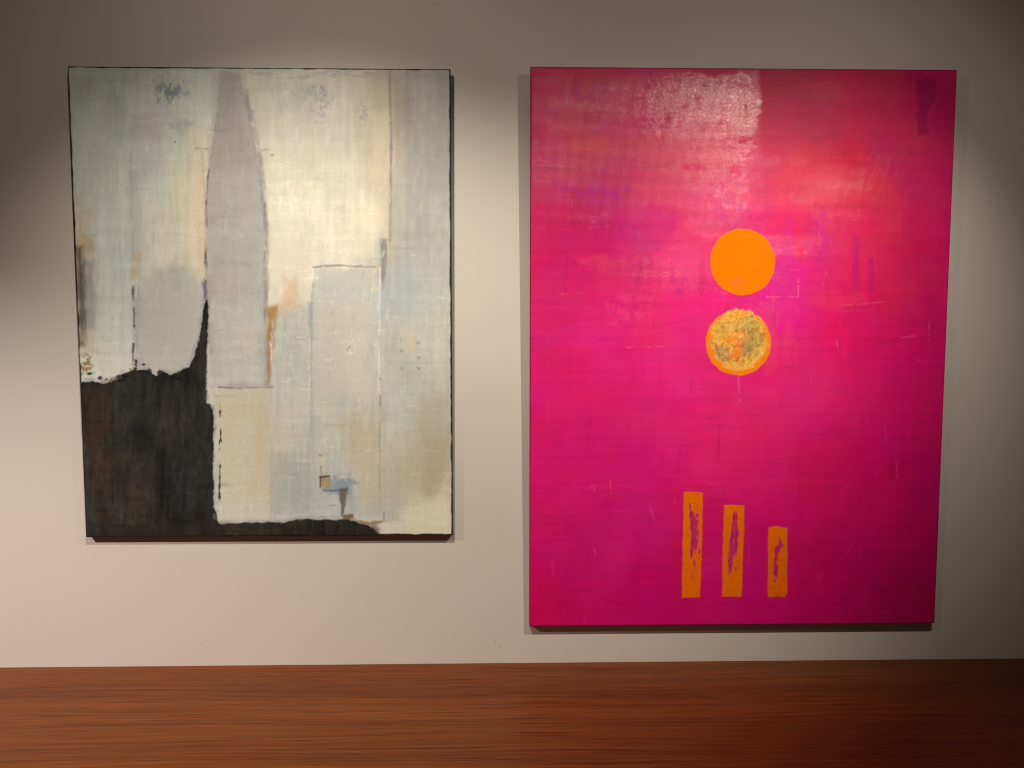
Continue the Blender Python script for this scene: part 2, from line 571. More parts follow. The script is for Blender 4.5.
    B.poly([(76, 246), (82, 246), (86, 300), (85, 345), (79, 345)], (.07, .055, .045), 4, 2.0, 4, 14, .85)
    B.poly([(81, 330), (95, 325), (97, 352), (82, 356)], (.62, .47, .30), 4, 3, alpha=.4)
    B.poly([(80, 350), (92, 355), (90, 372), (80, 376)], (.36, .24, .08), 2, 2.5, 4, 4, .9, dry=(3.5, 3, .50))
    # the tower
    T = [(220, 70), (238, 72), (247, 97), (254, 132), (260.5, 166), (264, 212), (266, 300), (267, 388), (207, 388), (206, 300), (205, 200), (210, 150), (217, 110)]
    B.poly(T, (.52, .53, .515), 2.2, 1.6, 5, 9, .95)
    B.poly([(222, 78), (238, 78), (246, 130), (252, 165), (214, 165), (219, 110)], (.44, .43, .415), 14, 4, 8, 12, .75)
    B.poly([(220, 125), (250, 125), (255, 165), (215, 165)], (.50, .46, .43), 14, 5, alpha=.45)
    B.poly([(212, 230), (262, 230), (262, 300), (212, 310)], (.57, .60, .595), 16, 6, alpha=.6)
    B.poly([(211, 300), (262, 295), (263, 386), (210, 386)], (.66, .71, .695), 9, 5, 8, 14, .8)
    B.poly([(222, 330), (258, 325), (258, 380), (218, 384)], (.70, .73, .69), 8, 5, alpha=.55)
    B.blob(229, 150, 14, 9, (.56, .44, .38), .35, .6, 5, 5)
    B.blob(222, 278, 12, 14, (.64, .57, .50), .35, .6, 5, 8)
    B.blob(256, 345, 10, 22, (.72, .64, .60), .35, .5, 6, 8)
    B.poly([(209, 300), (213, 300), (213, 386), (209, 386)], (.76, .78, .73), 2, 1.5, alpha=.7, dry=(3, 10, .6))
    m = B.step(B.sd_poly(T), 3)
    B.C *= (1 + 0.05 * m * B.noise(24, 6, 3) + 0.035 * m * B.noise(4, 40, 2))[..., None]
    # its edges: blue-grey scumble on the right, thin black on the left
    B.line([(246, 92), (250, 115), (255, 138), (259, 160), (263, 190), (265, 215)], [1.5, 3.0, 2.8, 2.4, 2.8, 2.2], (.30, .33, .37), 2.4, 1.8, .7, dry=(3.5, 12, .66, 1.6))
    B.line([(252, 118), (256, 142), (261, 165), (265, 200)], 1.2, (.72, .76, .72), 1.2, 1.4, .6, dry=(3, 8, .5))
    B.line([(261, 150), (275, 149)], .9, (.36, .34, .32), .9, .4, .5, dry=(5, 2, .5))
    B.line([(264.5, 205), (266, 245), (266, 300), (265, 318)], [1.6, 2.8, 2.6, 1.2], (.33, .31, .33), 2.0, .9, .8, dry=(3, 24, .78, 1.6))
    B.line([(261, 215), (262, 300), (263, 372)], 1.5, (.58, .67, .73), 1.8, 1, .5, dry=(3, 18, .6))
    B.line([(219, 85), (217, 115), (214, 140), (208, 170)], [1, .9, .8, 1], (.40, .42, .42), 1.2, 1.2, .6, dry=(3, 8, .5))
    B.line([(222, 82), (219, 110), (216, 130)], 1.4, (.34, .37, .40), 1.6, 1, .35)
    B.line([(211, 130), (225, 131)], .8, (.36, .35, .34), .9, .6, .6, dry=(5, 2, .6))
    B.line([(209, 170), (206, 185), (206, 200), (205.5, 250), (205, 300)], [1, 1.5, .8, 1.1, 1.5], (.10, .098, .10), 1.0, .6, .85, dry=(2.5, 14, .58, 1.6))
    B.line([(203, 282), (205, 296)], 1.3, (.15, .20, .30), 1.3, .5, .7)
    # sky: scumbles, grey stroke, peach strip
    B.blob(320, 100, 14, 20, (.44, .50, .53), .60, .7, 5, 6, dry=(2.5, 4, .52))
    B.blob(322, 92, 8, 8, (.36, .43, .48), .45, .7, 4, 4, dry=(2.5, 3, .5))
    B.blob(362, 112, 8, 17, (.46, .46, .51), .60, .5, 4, 8, dry=(2.5, 5, .55))
    B.blob(304, 90, 12, 8, (.52, .56, .57), .4, .7, 6, 4)
    B.line([(250, 74), (290, 76), (340, 73), (445, 77)], 2.0, (.42, .44, .44), 3, 2, .55, dry=(12, 3, .55))
    B.blob(332, 140, 4, 6, (.58, .54, .48), .4, .8, 3, 3)
    B.blob(317, 180, 5, 8, (.72, .66, .52), .3, .8, 3, 4)
    B.blob(280, 150, 14, 30, (.82, .84, .72), .35, .5, 6, 14)
    B.poly([(371, 112), (388, 112), (388, 235), (378, 235), (373, 170)], (.90, .80, .62), 5, 3, 5, 20, .45)
    B.poly([(372, 80), (389, 80), (390, 112), (371, 112)], (.64, .60, .45), 5, 3, alpha=.6)
    B.line([(386, 130), (385, 210)], 1.0, (.82, .62, .38), 1, 1.2, .6, dry=(2, 6, .48))
    B.line([(389, 72), (391, 130), (390.5, 200), (390, 240)], [1.6, 1.1, 1.0, 1.3], (.33, .32, .29), 1.2, .5, .85, dry=(3, 24, .72))
    B.poly([(392, 78), (400, 78), (402, 160), (394, 170)], (.52, .45, .36), 4, 2, alpha=.5)
    B.poly([(392, 170), (400, 170), (394, 262), (386, 262)], (.58, .53, .40), 4, 2, alpha=.5)
    B.poly([(380, 239), (387, 239), (386, 262), (384, 292), (381, 292)], (.32, .31, .30), 1.6, 1, 4, 10, .85, dry=(3, 10, .7))
    B.poly([(401, 168), (446, 165), (447, 185), (402, 190)], (.52, .535, .515), 9, 4, alpha=.5)
    B.poly([(405, 250), (446, 250), (446, 300), (395, 310)], (.55, .60, .595), 12, 6, alpha=.35)
    B.blob(402, 285, 14, 26, (.46, .55, .60), .4, .5, 8, 14)
    B.poly([(385, 310), (447, 310), (447, 318), (385, 322)], (.60, .65, .62), 7, 4, 12, 6, .4)
    B.blob(410, 340, 10, 14, (.76, .68, .54), .55, .6, 5, 8)
    # glowing cream below, rose and mustard accents
    B.poly([(269, 240), (311, 240), (311, 312), (270, 310)], (.92, .90, .76), 6, 5, 8, 10, .7)
    B.poly([(284, 278), (296, 278), (297, 308), (281, 312)], (.84, .60, .41), 6, 4, 5, 10, .60, dry=(5, 9, .72, 1.2))
    B.poly([(268, 305), (300, 304), (296, 312), (276, 318)], (.74, .53, .29), 5, 4, 6, 5, .60, dry=(6, 5, .7, 1.2))
    B.poly([(272, 304), (311, 302), (311, 310), (275, 318), (275, 520), (272, 520)], (.645, .70, .665), 3, 2, alpha=.0)
    B.poly([(266, 308), (277, 306), (274, 335), (271, 360), (269, 385), (266, 385)], (.46, .29, .085), 2.6, 1.4, 4, 12, .88, dry=(3, 16, .85, 1.2))
    B.line([(268, 345), (268, 384)], 1.6, (.42, .30, .22), 1.5, .8, .6)
    B.line([(273, 320), (271, 345), (271, 368)], .9, (.92, .93, .88), .8, .6, .75, dry=(2, 9, .6))
    B.blob(279, 320, 9, 10, (.62, .50, .30), .5, .7, 4, 4, dry=(3, 4, .5))
    B.poly([(280, 312), (311, 305), (311, 345), (280, 350)], (.60, .65, .62), 5, 3, alpha=.5)
    # drawn box on the right of the sky
    B.poly([(316, 269), (376, 269), (379, 310), (379, 400), (312, 400), (312, 300)], (.645, .705, .685), 3, 2, 7, 10, .75)
    B.poly([(318, 310), (372, 300), (376, 395), (318, 398)], (.72, .735, .665), 8, 5, 9, 14, .75)
    B.poly([(345, 340), (370, 335), (372, 400), (345, 398)], (.80, .79, .70), 7, 4, alpha=.5)
    B.blob(330, 285, 16, 12, (.58, .66, .68), .45, .5, 8, 8)
    B.line([(313, 267), (340, 265), (375, 267)], [1.0, 1.3, .9], (.37, .38, .37), 1.0, .5, .85, dry=(9, 2, .74))
    B.line([(315, 268), (312, 295), (311, 330), (310.5, 380)], [.8, 1.2, 1.6, 1], (.47, .50, .50), 1.3, .7, .65, dry=(3, 14, .66))
    B.line([(310, 304), (310, 326)], 1.8, (.36, .47, .54), 1.8, .6, .6)
    B.line([(374, 270), (372, 290), (378, 288)], 1.2, (.93, .86, .62), 2, 1.2, .6)
    B.line([(380, 268), (379.5, 310), (379, 345), (379, 400)], [1.0, 1.2, 1.0, .8], (.92, .93, .90), .8, .5, .8, dry=(2.5, 16, .68))
    B.line([(382, 285), (381, 318)], 2.2, (.50, .60, .70), 2.2, .6, .6)
    B.line([(372, 345), (376, 365), (377, 388)], 1.4, (.58, .65, .70), 1.6, .8, .6)
    B.line([(376, 340), (378, 400)], 1.6, (.85, .87, .84), 2, 1, .5, dry=(3, 14, .6))
    B.line([(380, 378), (380, 410), (379, 440), (380, 508)], [.8, 1.1, .9, .7], (.36, .33, .29), .9, .6, .75, dry=(2.5, 14, .62))
    B.line([(311, 380), (311, 430), (310, 470), (308, 520)], [1.2, 1.6, 2, 1.5], (.47, .53, .57), 2, .9, .65, dry=(3, 18, .66))
    B.line([(309, 360), (309, 400), (308, 425)], .9, (.88, .90, .86), .9, .7, .8, dry=(2, 7, .5))
    # lower strips
    B.poly([(218, 392), (269, 390), (270, 520), (220, 521)], (.71, .695, .57), 3.5, 2, 6, 12, .7)
    B.poly([(226, 402), (240, 400), (240, 436), (228, 438)], (.76, .68, .48), 6, 4, alpha=.5)
    B.blob(246, 455, 11, 40, (.70, .74, .68), .55, .5, 6, 12)
    B.blob(262, 450, 7, 60, (.72, .62, .42), .6, .4, 4, 20)
    B.poly([(222, 500), (268, 500), (268, 521), (222, 521)], (.74, .77, .69), 6, 4, 6, 5, .6)
    B.line([(218, 387), (240, 388), (272, 387)], [.9, .9, .6], (.27, .26, .24), .7, .4, .85, dry=(10, 2, .72))
    B.line([(245, 386), (272, 386)], 1.5, (.50, .52, .50), 2, .8, .5)
    B.line([(271, 390), (272, 430), (271, 515)], [1, 1.3, 1.6], (.50, .55, .55), 2, .9, .6, dry=(3, 16, .66))
    B.poly([(272, 408), (296, 408), (296, 450), (272, 452)], (.72, .74, .67), 6, 5, 5, 5, .55)
    B.poly([(300, 385), (308, 385), (306, 440), (298, 440)], (.72, .69, .60), 4, 2, alpha=.45)
    B.poly([(274, 455), (310, 455), (312, 515), (274, 518)], (.50, .55, .53), 9, 5, alpha=.45)
    B.blob(342, 402, 9, 22, (.54, .63, .68), .45, .5, 6, 10)
    B.poly([(344, 420), (378, 425), (378, 510), (352, 508)], (.66, .61, .48), 9, 5, 8, 14, .55)
    B.line([(325, 425), (345, 426)], 1.2, (.56, .55, .50), 1.5, .8, .5)
    B.poly([(417, 400), (447, 398), (447, 495), (420, 496), (416, 440)], (.57, .545, .45), 7, 4, 8, 12, .6)
    B.poly([(425, 440), (446, 440), (443, 495), (424, 498)], (.56, .50, .37), 6, 4, alpha=.5)
    B.poly([(384, 440), (416, 425), (424, 500), (386, 505)], (.63, .59, .48), 8, 6, alpha=.4)
    B.blob(407, 412, 13, 22, (.58, .63, .60), .4, .5, 8, 10)
    B.poly([(400, 512), (420, 505), (434, 495), (447, 475), (449, 534), (402, 534)], (.86, .85, .68), 8, 5, 8, 8, .6)
    B.line([(449.5, 90), (449, 250), (449.5, 400), (451, 530)], .9, (.72, .72, .66), .8, .5, .5, dry=(2, 10, .5))
    B.dabs(520, (75, 72, 448, 530), (7, 30), (.8, 3.2), -.09, .10, .018, .68, 5)
    B.dabs(160, (212, 150, 448, 520), (5, 16), (.6, 1.6), .04, .16, .015, .6, 9)
    # the charcoal block with its torn edge and the sliver climbing beside the tower
    K = [(78, 383), (92, 381), (106, 383), (116, 379), (124, 373), (134, 369.5), (146, 370), (150, 374), (157, 375), (164, 371), (170, 375), (180, 371),
         (189, 367), (193, 357), (197, 346), (200.5, 330), (203, 312), (205.5, 298), (207.5, 300), (207.5, 340), (206, 380), (206.5, 402), (212.5, 406), (213.5, 420), (213, 470),
         (214.5, 519), (219, 523), (226, 523.5), (250, 522.5), (268, 522), (281, 523), (290, 521), (300, 519), (318, 520), (336, 520), (344, 519), (352, 520), (362, 524), (374, 528), (377, 532), (384, 537), (384, 545), (70, 545)]
    d = B.sd_poly(K) + 1.0 * B.noise(4, 5, 3)
    m = B.step(d, .9)
    B.lay(B.step(B.sd_poly(K) + 1.5 * B.noise(6, 5, 3) - 2.0, 3.0) * .55, (.30, .31, .32))
    B.lay(m, (.030, .030, .026), relief=.3, gloss=.55)
    st = B.noise(5, 44, 4)
    cl = B.noise(24, 30, 4)
    tone = np.clip(.80 + .40 * st + .40 * cl, .2, 2.2)
    B.C = np.where((m > .5)[..., None], B.C * (1 + (tone - 1)[..., None] * m[..., None]), B.C)
    kx = [((100, 450), (14, 62), (.060, .034, .016), .75), ((92, 420), (12, 40), (.055, .036, .018), .55), ((137, 500), (18, 30), (.060, .050, .034), .6), ((128, 420), (16, 20), (.052, .050, .042), .5),
          ((142, 440), (20, 17), (.009, .009, .009), .9), ((138, 428), (12, 14), (.008, .008, .009), .7), ((172, 425), (8, 26), (.050, .034, .020), .6), ((182, 485), (18, 30), (.020, .028, .032), .7), ((193, 440), (10, 50), (.030, .033, .032), .6),
          ((110, 515), (34, 16), (.062, .056, .044), .55), ((96, 395), (16, 8), (.042, .032, .022), .6), ((205, 470), (6, 50), (.024, .024, .024), .6), ((166, 470), (5, 50), (.010, .010, .010), .5), ((160, 402), (3, 26), (.010, .010, .010), .6), ((178, 398), (3, 20), (.009, .009, .009), .5)]
    for (x, y), (rx, ry), c, al in kx:
        r = np.hypot((B.X - x) / rx, (B.Y - y) / ry) + .45 * B.noise(6, 14, 3)
        B.lay(np.clip(1.25 - r, 0, 1) * al * m * .85, np.array(c) * .8)
    B.C = np.where((m > .5)[..., None], B.C * (1 + .25 * B.noise(2.5, 6, 2))[..., None], B.C)
    B.dabs(90, (86, 385, 210, 530), (10, 40), (.8, 3), -.35, .30, .06, .85, 12)
    # torn lip of the block: blacker flicks
    for x, y, rx, ry in ((132, 369, 4, 1.6), (142, 371, 6, 1.8), (149, 372, 2.4, 4), (160, 373, 2.6, 4), (165, 375, 3, 3.5), (172, 378, 7, 2.6), (115, 379, 9, 2.6), (122, 376, 7, 2), (89, 373.5, 4, 1.6), (100, 378, 3, 1.8),
                         (136, 362, 2, 4), (143, 364, 3, 1.4), (90, 383, 14, 1.2), (186, 369, 5, 2.5)):
        r = np.hypot((B.X - x) / rx, (B.Y - y) / ry) + .5 * B.noise(3, 3, 2)
        B.lay(np.clip((1.15 - r) * 2, 0, 1) * .92, (.008, .008, .008))
    B.line([(86, 378), (110, 381), (122, 377)], 1.2, (.34, .27, .19), 1.4, 1.2, .6, dry=(4, 3, .55))
    B.line([(112, 378), (124, 372), (132, 368)], 1.0, (.82, .82, .74), 1.5, 1.2, .6, dry=(4, 3, .5))
    # white rim and black dashes between block and beige strip
    B.line([(208.5, 345), (209, 386), (211, 400), (215.5, 414), (215.8, 420), (215.6, 470), (216.5, 505), (217.5, 518)], [1, 1.6, 3.2, 1.6, 1.4, 1.2, 1.3, .8], (.78, .80, .75), 1.3, 1.0, .8, dry=(3, 16, .72, 1.5), jx=9, jy=16)
    B.line([(216, 460), (216.8, 512)], 1.0, (.52, .62, .68), 1, .5, .6)
    B.line([(220, 398), (220.4, 430), (219.5, 470), (219.2, 500)], [.7, 1.1, 1.0, 1.3], (.05, .05, .045), .6, .7, .95, dry=(2, 8, .50), jy=5)
    B.line([(215, 512), (216, 523)], 1.4, (.015, .018, .025), 1, .6, .9)
    # blue ground haze above the black base line
    B.line([(225, 519), (262, 518), (292, 516), (330, 512), (370, 519), (384, 519)], [1.4, 1.6, 2, 2.2, 2, 1.2], (.66, .74, .76), 2, 1.2, .65, dry=(8, 3, .62))
    B.poly([(84, 522), (380, 526), (380, 540), (84, 540)], (.020, .017, .014), 4, 2, 14, 4, .6 , dry=(16, 4, .6))
    # small standing figure of strokes
    B.blob(341, 486, 15, 14, (.30, .41, .50), .8, .5, 5, 6)
    B.poly([(330, 481), (352, 479), (352, 494), (338, 496), (322, 491)], (.31, .42, .51), 3, 2, 4, 4, .7)
    B.blob(350, 505, 8, 14, (.42, .54, .64), .6, .5, 4, 6)
    B.blob(326, 505, 18, 12, (.62, .69, .73), .6, .5, 6, 5)
    B.poly([(319.5, 477), (330, 477), (331, 488), (320, 488)], (.45, .36, .23), 1.4, 1, 3, 3, .95)
    B.blob(325, 483, 4, 4, (.58, .43, .24), .6, .5, 2, 2)
    B.line([(320, 477), (329, 476)], .9, (.06, .06, .06), .7, .4, .9)
    B.line([(320.5, 478), (320, 487)], .7, (.10, .09, .08), .6, .4, .8)
    B.line([(321, 466), (321.5, 476)], [1.0, .7], (.28, .25, .21), .8, .4, .85)
    B.line([(319, 455), (322, 456)], .9, (.40, .37, .32), .8, .3, .7)
    B.line([(322, 458), (323, 474)], 1.5, (.78, .72, .60), 1.4, .6, .6)
    B.line([(323, 490), (333, 491), (341, 490), (347, 489)], [.8, 1.2, 1.6, 1.1], (.16, .24, .33), 1, .6, .85)
    B.poly([(340, 489), (347.5, 488), (346.5, 498), (344, 508), (343, 516), (340.5, 515), (341, 506), (339, 500)], (.15, .155, .14), 1.1, .9, 3, 4, .92)
    B.line([(347, 492), (345, 504)], .7, (.40, .37, .31), .7, .4, .7)
    B.line([(318, 505.5), (330, 506), (338, 504)], .7, (.34, .39, .43), .7, .4, .7, dry=(5, 2, .6))
    B.poly([(341, 515), (353, 514), (353, 519), (343, 520)], (.20, .145, .045), 1.2, .8, 3, 2, .9)
    B.poly([(352, 519), (366, 522), (382, 521), (382, 524.5), (362, 525)], (.38, .23, .13), 1.2, .8, 4, 2, .85)
    B.line([(384, 513), (384, 524)], .6, (.16, .19, .21), .6, .4, .8)
    B.blob(380, 508, 22, 12, (.52, .63, .66), .5, .6, 5, 5)
    B.poly([(378, 525), (400, 521), (402, 534), (380, 536)], (.84, .85, .78), 2, 2, 5, 3, .8)
    B.C *= np.array((.885, .885, .885))
    # scratched signs
    for x, y, r in ((401, 340, 0), (401.5, 351, 1), (402, 368, 2), (418, 343, 1), (418.5, 358, 0), (418.5, 368.5, 1)):
        B.line([(x - 1.6, y - 1.5 + r * .6), (x + .2, y + .8), (x + 1.8, y - .9)], .45, (.30, .29, .27), .5, .4, .8)
        B.line([(x - .8, y - 2), (x - .4, y + 2.4)], .35, (.34, .33, .30), .5, .4, .6)
    B.line([(347, 350), (350, 346)], .5, (.38, .36, .32), .6, .3, .7)
    B.blob(272, 155, 2.5, 1.5, (.34, .30, .24), .7, .4, 2, 2)
    B.blob(175, 142, 1.6, 1.6, (.25, .26, .30), .8, .3, 2, 2)
    # thin uneven black border where the dark sides wrap over the front
    ex = B.u0 * 383
    ey = B.v0 * 471
    n1, n2, n3, n4 = (B.noise(12, 12, 3) for _ in range(4))
    for e, w, n in ((ex, 1.6, n1), (383 - ex, 1.4, n2), (ey, 1.5, n3), (471 - ey, 2.1, n4)):
        B.lay(B.step(e - w - .6 * n, .6) * .98, (.016, .014, .012))
    thick = (471 - ey) - 2.6 - .8 * n4
    B.lay(B.step(thick, .8) * (B.u0 < .05) * .9, (.022, .020, .018))
    B.H += .22 * B.noise(3, 12, 2) + .12 * B.noise(18, 5, 3) + .05 * B.noise(1.5, 1.5, 1)
    B.G += .12 * B.noise(14, 26, 3)
    return B


root, w, h = hang('abstract_painting', -1.0574, -0.1121, -0.5077, 0.6772, 0.020, 0.035, 0.0)
tag(root, 'pale grey and cream abstract painting with a charcoal block, edged in black', 'painting')
painting('canvas', paint_pale(), w, h, 0.0214, M_PALE, M_PALE_EDGE, root, 'black painted side of the canvas')

# ------------------------------------------------------------------ the magenta canvas
M_PINK = paint_material('acrylic_paint_glossy', 0.40, 0.55, 0.32, 3.6, 0.155, 0.25)
M_PINK_EDGE = edge_material('magenta_painted_canvas', (0.22, 0.008, 0.045), (0.36, 0.014, 0.07), 0.5)  # same paint as the front, darkened to hold its shade


def paint_pink():
    B = Board(760, 996, ((531.6, 66.8), (957.8, 68.8), (530, 625.6), (934.8, 625)), 23)
    g = B.wash([(545, 90, .74, .045, .19), (557, 110, .72, .045, .17), (592, 148, .66, .055, .14), (540, 190, .64, .026, .18), (604, 190, .62, .030, .22), (674, 155, .68, .075, .16), (732, 181, .72, .07, .20),
                (709, 214, .80, .060, .20), (604, 97, .66, .07, .17), (700, 100, .62, .06, .16), (760, 110, .62, .07, .15), (810, 108, .62, .07, .15), (845, 179, .83, .055, .13), (810, 195, .80, .060, .14), (925, 92, .66, .020, .17), (880, 90, .66, .04, .15), (904, 144, .68, .030, .16),
                (935, 190, .74, .026, .19), (871, 202, .86, .050, .13), (557, 233, .68, .024, .18), (639, 233, .74, .045, .24), (674, 280, .88, .046, .26), (568, 280, .76, .025, .20), (604, 350, .86, .028, .25),
                (686, 350, .90, .042, .28), (568, 374, .83, .023, .22), (732, 299, .88, .038, .30), (799, 233, .84, .05, .18), (787, 280, .84, .028, .36), (880, 233, .86, .045, .16), (904, 280, .84, .028, .17),
                (927, 257, .80, .020, .19), (857, 339, .88, .019, .20), (916, 350, .86, .012, .21), (787, 374, .92, .038, .27), (735, 400, .92, .036, .27), (935, 327, .78, .012, .20), (557, 483, .82, .020, .22), (627, 507, .80, .020, .27),
                (580, 577, .72, .011, .19), (651, 600, .73, .009, .20), (721, 474, .92, .024, .25), (714, 542, .80, .013, .23), (545, 612, .76, .011, .16), (604, 542, .77, .016, .23), (752, 472, .92, .022, .22),
                (822, 483, .84, .014, .19), (881, 507, .82, .009, .20), (920, 483, .76, .008, .20), (857, 554, .74, .007, .20), (904, 600, .66, .005, .18), (763, 589, .75, .008, .25), (810, 600, .74, .007, .19), (754, 542, .80, .010, .24)], 34, 50, 10)
    B.C[:] = g * np.array((.95, .50, .83))
    top = np.clip((260 - B.Y) / 120, 0, 1)[..., None]          # colour shifts to a warmer rose in the upper part
    B.C *= 1 + top * np.array((-.02, .30, -.10))
    B.C *= (1 + .045 * B.noise(60, 6, 4) + .05 * B.noise(30, 40, 4) + .02 * B.noise(4, 50, 2))[..., None]
    B.C[..., 2] *= 1 + .16 * B.noise(40, 30, 4)
    B.C[..., 1] *= 1 + .35 * B.noise(36, 26, 4)
    PUR, ROSE, HOT = (.56, .015, .25), (.90, .085, .20), (.90, .06, .14)
    # violet underpainting breaking through
    for x, y, rx, ry, al in ((600, 192, 36, 11, .9), (614, 188, 15, 9, .85), (566, 190, 24, 12, .7), (585, 92, 34, 10, .4), (566, 108, 22, 12, .4), (559, 160, 12, 30, .35), (735, 205, 26, 22, .55), (700, 198, 36, 12, .5),
                             (640, 235, 40, 22, .3), (760, 215, 16, 24, .35), (635, 125, 60, 16, .25), (580, 240, 36, 10, .3), (680, 275, 14, 22, .35)):
        B.blob(x, y, rx, ry, PUR, al, .6, 12, 6, dry=(6, 4, .52))
    B.blob(787, 255, 12, 38, (.70, .020, .29), .7, .45, 6, 12)
    B.poly([(768, 270), (797, 268), (797, 296), (766, 298)], (.74, .022, .28), 4, 3, 6, 6, .75)
    B.poly([(812, 205), (824, 205), (831, 240), (829, 265), (812, 262), (813, 232)], (.68, .016, .24), 3, 3, 4, 7, .9, dry=(3, 6, .55))
    B.blob(821, 238, 10, 26, (.68, .016, .24), .85, .5, 4, 8, dry=(3, 5, .55))
    B.poly([(808, 252), (836, 252), (838, 275), (808, 275)], (.74, .016, .19), 5, 4, alpha=.6)
    B.poly([(853, 238), (859, 238), (859, 288), (853, 292), (851, 270)], (.64, .012, .21), 1.6, 1, 4, 10, .8)
    B.poly([(868, 258), (873, 258), (874, 292), (868, 294)], (.62, .010, .18), 1.6, 1, 4, 10, .75)
    B.line([(855, 200), (856, 240)], 1.2, (.66, .02, .2), 2, 1, .5, dry=(3, 12, .5))
    B.poly([(835, 280), (860, 284), (858, 295), (830, 292)], (.68, .015, .18), 4, 3, alpha=.5, dry=(6, 4, .5))
    B.poly([(916, 78), (937, 78), (936, 98), (929, 112), (928, 134), (919, 134), (916, 100)], (.42, .007, .12), 2, 2, 6, 8, .8)
    B.poly([(938, 90), (952, 82), (948, 140), (928, 135), (934, 108)], (.56, .010, .17), 6, 4, alpha=.5)
    # warm and pale passes
    B.poly([(640, 190), (790, 196), (780, 212), (640, 206)], (.86, .055, .15), 8, 6, 16, 8, .25)
    B.blob(850, 195, 40, 34, (.86, .045, .10), .3, .4, 18, 16)
    B.blob(600, 146, 44, 16, (.74, .060, .10), .5, .5, 18, 8)
    B.blob(632, 312, 26, 22, (.92, .062, .24), .45, .6, 10, 9, dry=(6, 9, .5))
    B.blob(690, 255, 30, 34, (.93, .072, .26), .45, .5, 12, 12)
    B.blob(770, 330, 24, 40, (.95, .055, .18), .45, .5, 8, 18)
    B.blob(835, 300, 50, 12, (.90, .045, .13), .4, .5, 14, 5)
    B.blob(600, 262, 24, 8, (.80, .055, .18), .4, .6, 10, 5)
    B.blob(720, 450, 60, 46, (.95, .030, .22), .35, .4, 20, 24)
    # pale scratches and ridges left by the knife
    rng = np.random.default_rng(7)
    for x0, y0, x1, y1, a in ((766, 297, 798, 297, .8), (798, 278, 798, 298, .9), (790, 270, 800, 270, .5), (626, 347, 668, 346, .6), (590, 228, 610, 226, .6), (646, 272, 682, 274, .5), (572, 216, 600, 217, .5), (738, 377, 739, 402, .6),
                              (929, 322, 929, 340, .5), (838, 306, 884, 302, .5), (902, 338, 914, 336, .5), (914, 358, 922, 364, .6), (810, 374, 811, 384, .5), (592, 486, 593, 486, .6), (610, 480, 612, 492, .6), (594, 490, 596, 484, .5),
                              (896, 462, 897, 478, .4), (840, 490, 850, 484, .3), (650, 505, 654, 520, .35), (592, 540, 596, 556, .3), (822, 285, 826, 272, .4), (846, 555, 852, 545, .35), (560, 294, 586, 292, .4), (836, 340, 838, 350, .5)):
        B.line([(x0, y0), (x1, y1 + .01)], .6, (.95, .14, .32), .7, .4, a * .7, dry=(4, 4, .6), relief=.4)
    for k in range(60):
        x, y = rng.uniform(540, 930), rng.uniform(300, 610)
        l = rng.uniform(6, 34)
        if rng.random() < .6:
            B.line([(x, y), (x + rng.uniform(-1, 1), y + l)], rng.uniform(.5, 1.6), (.90, .045, .27), 1.4, .8, rng.uniform(.10, .28), dry=(3, 9, .5))
        else:
            B.line([(x, y), (x + l * 1.6, y + rng.uniform(-1.5, 1.5))], rng.uniform(.6, 1.8), (.70, .012, .17), 1.6, .8, rng.uniform(.10, .26), dry=(10, 3, .5))
    B.dabs(260, (540, 80, 940, 615), (10, 44), (.8, 3.4), -.10, .07, .05, .5, 3)
    # two discs
    OR = (.97, .225, .0005)
    d = np.hypot((B.X - 742.3) / 32.6, (B.Y - 261.8) / 33.2) * 33 - 33
    m = B.step(d + .5 * B.noise(5, 5, 2), .8)
    B.lay(m, OR, relief=.5, gloss=.06)
    B.C *= (1 + m * .04 * B.noise(12, 12, 4))[..., None]
    B.lay(m * np.clip(.9 - np.hypot((B.X - 738) / 12, (B.Y - 282) / 8) + .4 * B.noise(3, 3, 2), 0, 1) * .35, (.93, .16, .06))
    B.lay(m * np.clip(.8 - np.hypot((B.X - 763) / 5, (B.Y - 252) / 9) + .4 * B.noise(3, 3, 2), 0, 1) * .4, (.90, .17, .03))
    d = np.hypot((B.X - 738.3) / 32.6, (B.Y - 342.4) / 32.8) * 33 - 33
    m = B.step(d + .5 * B.noise(5, 5, 2), .8)
    B.lay(m, (.96, .26, .008), relief=.5, gloss=.06)
    d2 = np.hypot((B.X - 738.8) / 28.5, (B.Y - 338.8) / 29) * 29 - 29
    mi = B.step(d2 + 2.2 * B.noise(5, 5, 3), 1.8)
    B.lay(mi * np.clip(.78 + .5 * B.noise(3, 3, 3), 0, 1), (.86, .50, .085))
    B.lay(mi * np.clip(.1 + 1.4 * B.noise(2.2, 2.2, 2), 0, 1) * .7, (.92, .58, .16))
    for x, y, rx, ry, c, al in ((751, 335, 11, 24, (.42, .33, .09), .85), (745, 350, 8, 10, (.36, .27, .10), .8), (719, 352, 9, 9, (.42, .30, .15), .75), (728, 358, 10, 5, (.45, .27, .14), .6), (724, 333, 8, 14, (.55, .38, .08), .55),
                                (737, 344, 5, 12, (.92, .20, .05), .8), (735, 354, 5, 6, (.95, .22, .03), .95), (728, 338, 7, 6, (.95, .33, .02), .7), (740, 332, 5, 4, (.92, .24, .08), .6), (742, 325, 16, 6, (.62, .46, .13), .5)):
        r = np.hypot((B.X - x) / rx, (B.Y - y) / ry) + .55 * B.noise(3, 3, 2)
        B.lay(np.clip(1.2 - r, 0, 1) * al * mi, c)
    B.C *= (1 + mi * .16 * B.noise(2, 2, 2))[..., None]
    B.lay(mi * (B.noise(3, 3, 2) > .62) * .5, (.35, .16, .06))
    B.line([(723, 366), (738, 369), (752, 366)], 1.6, (.95, .55, .12), 1.5, 1, .7)
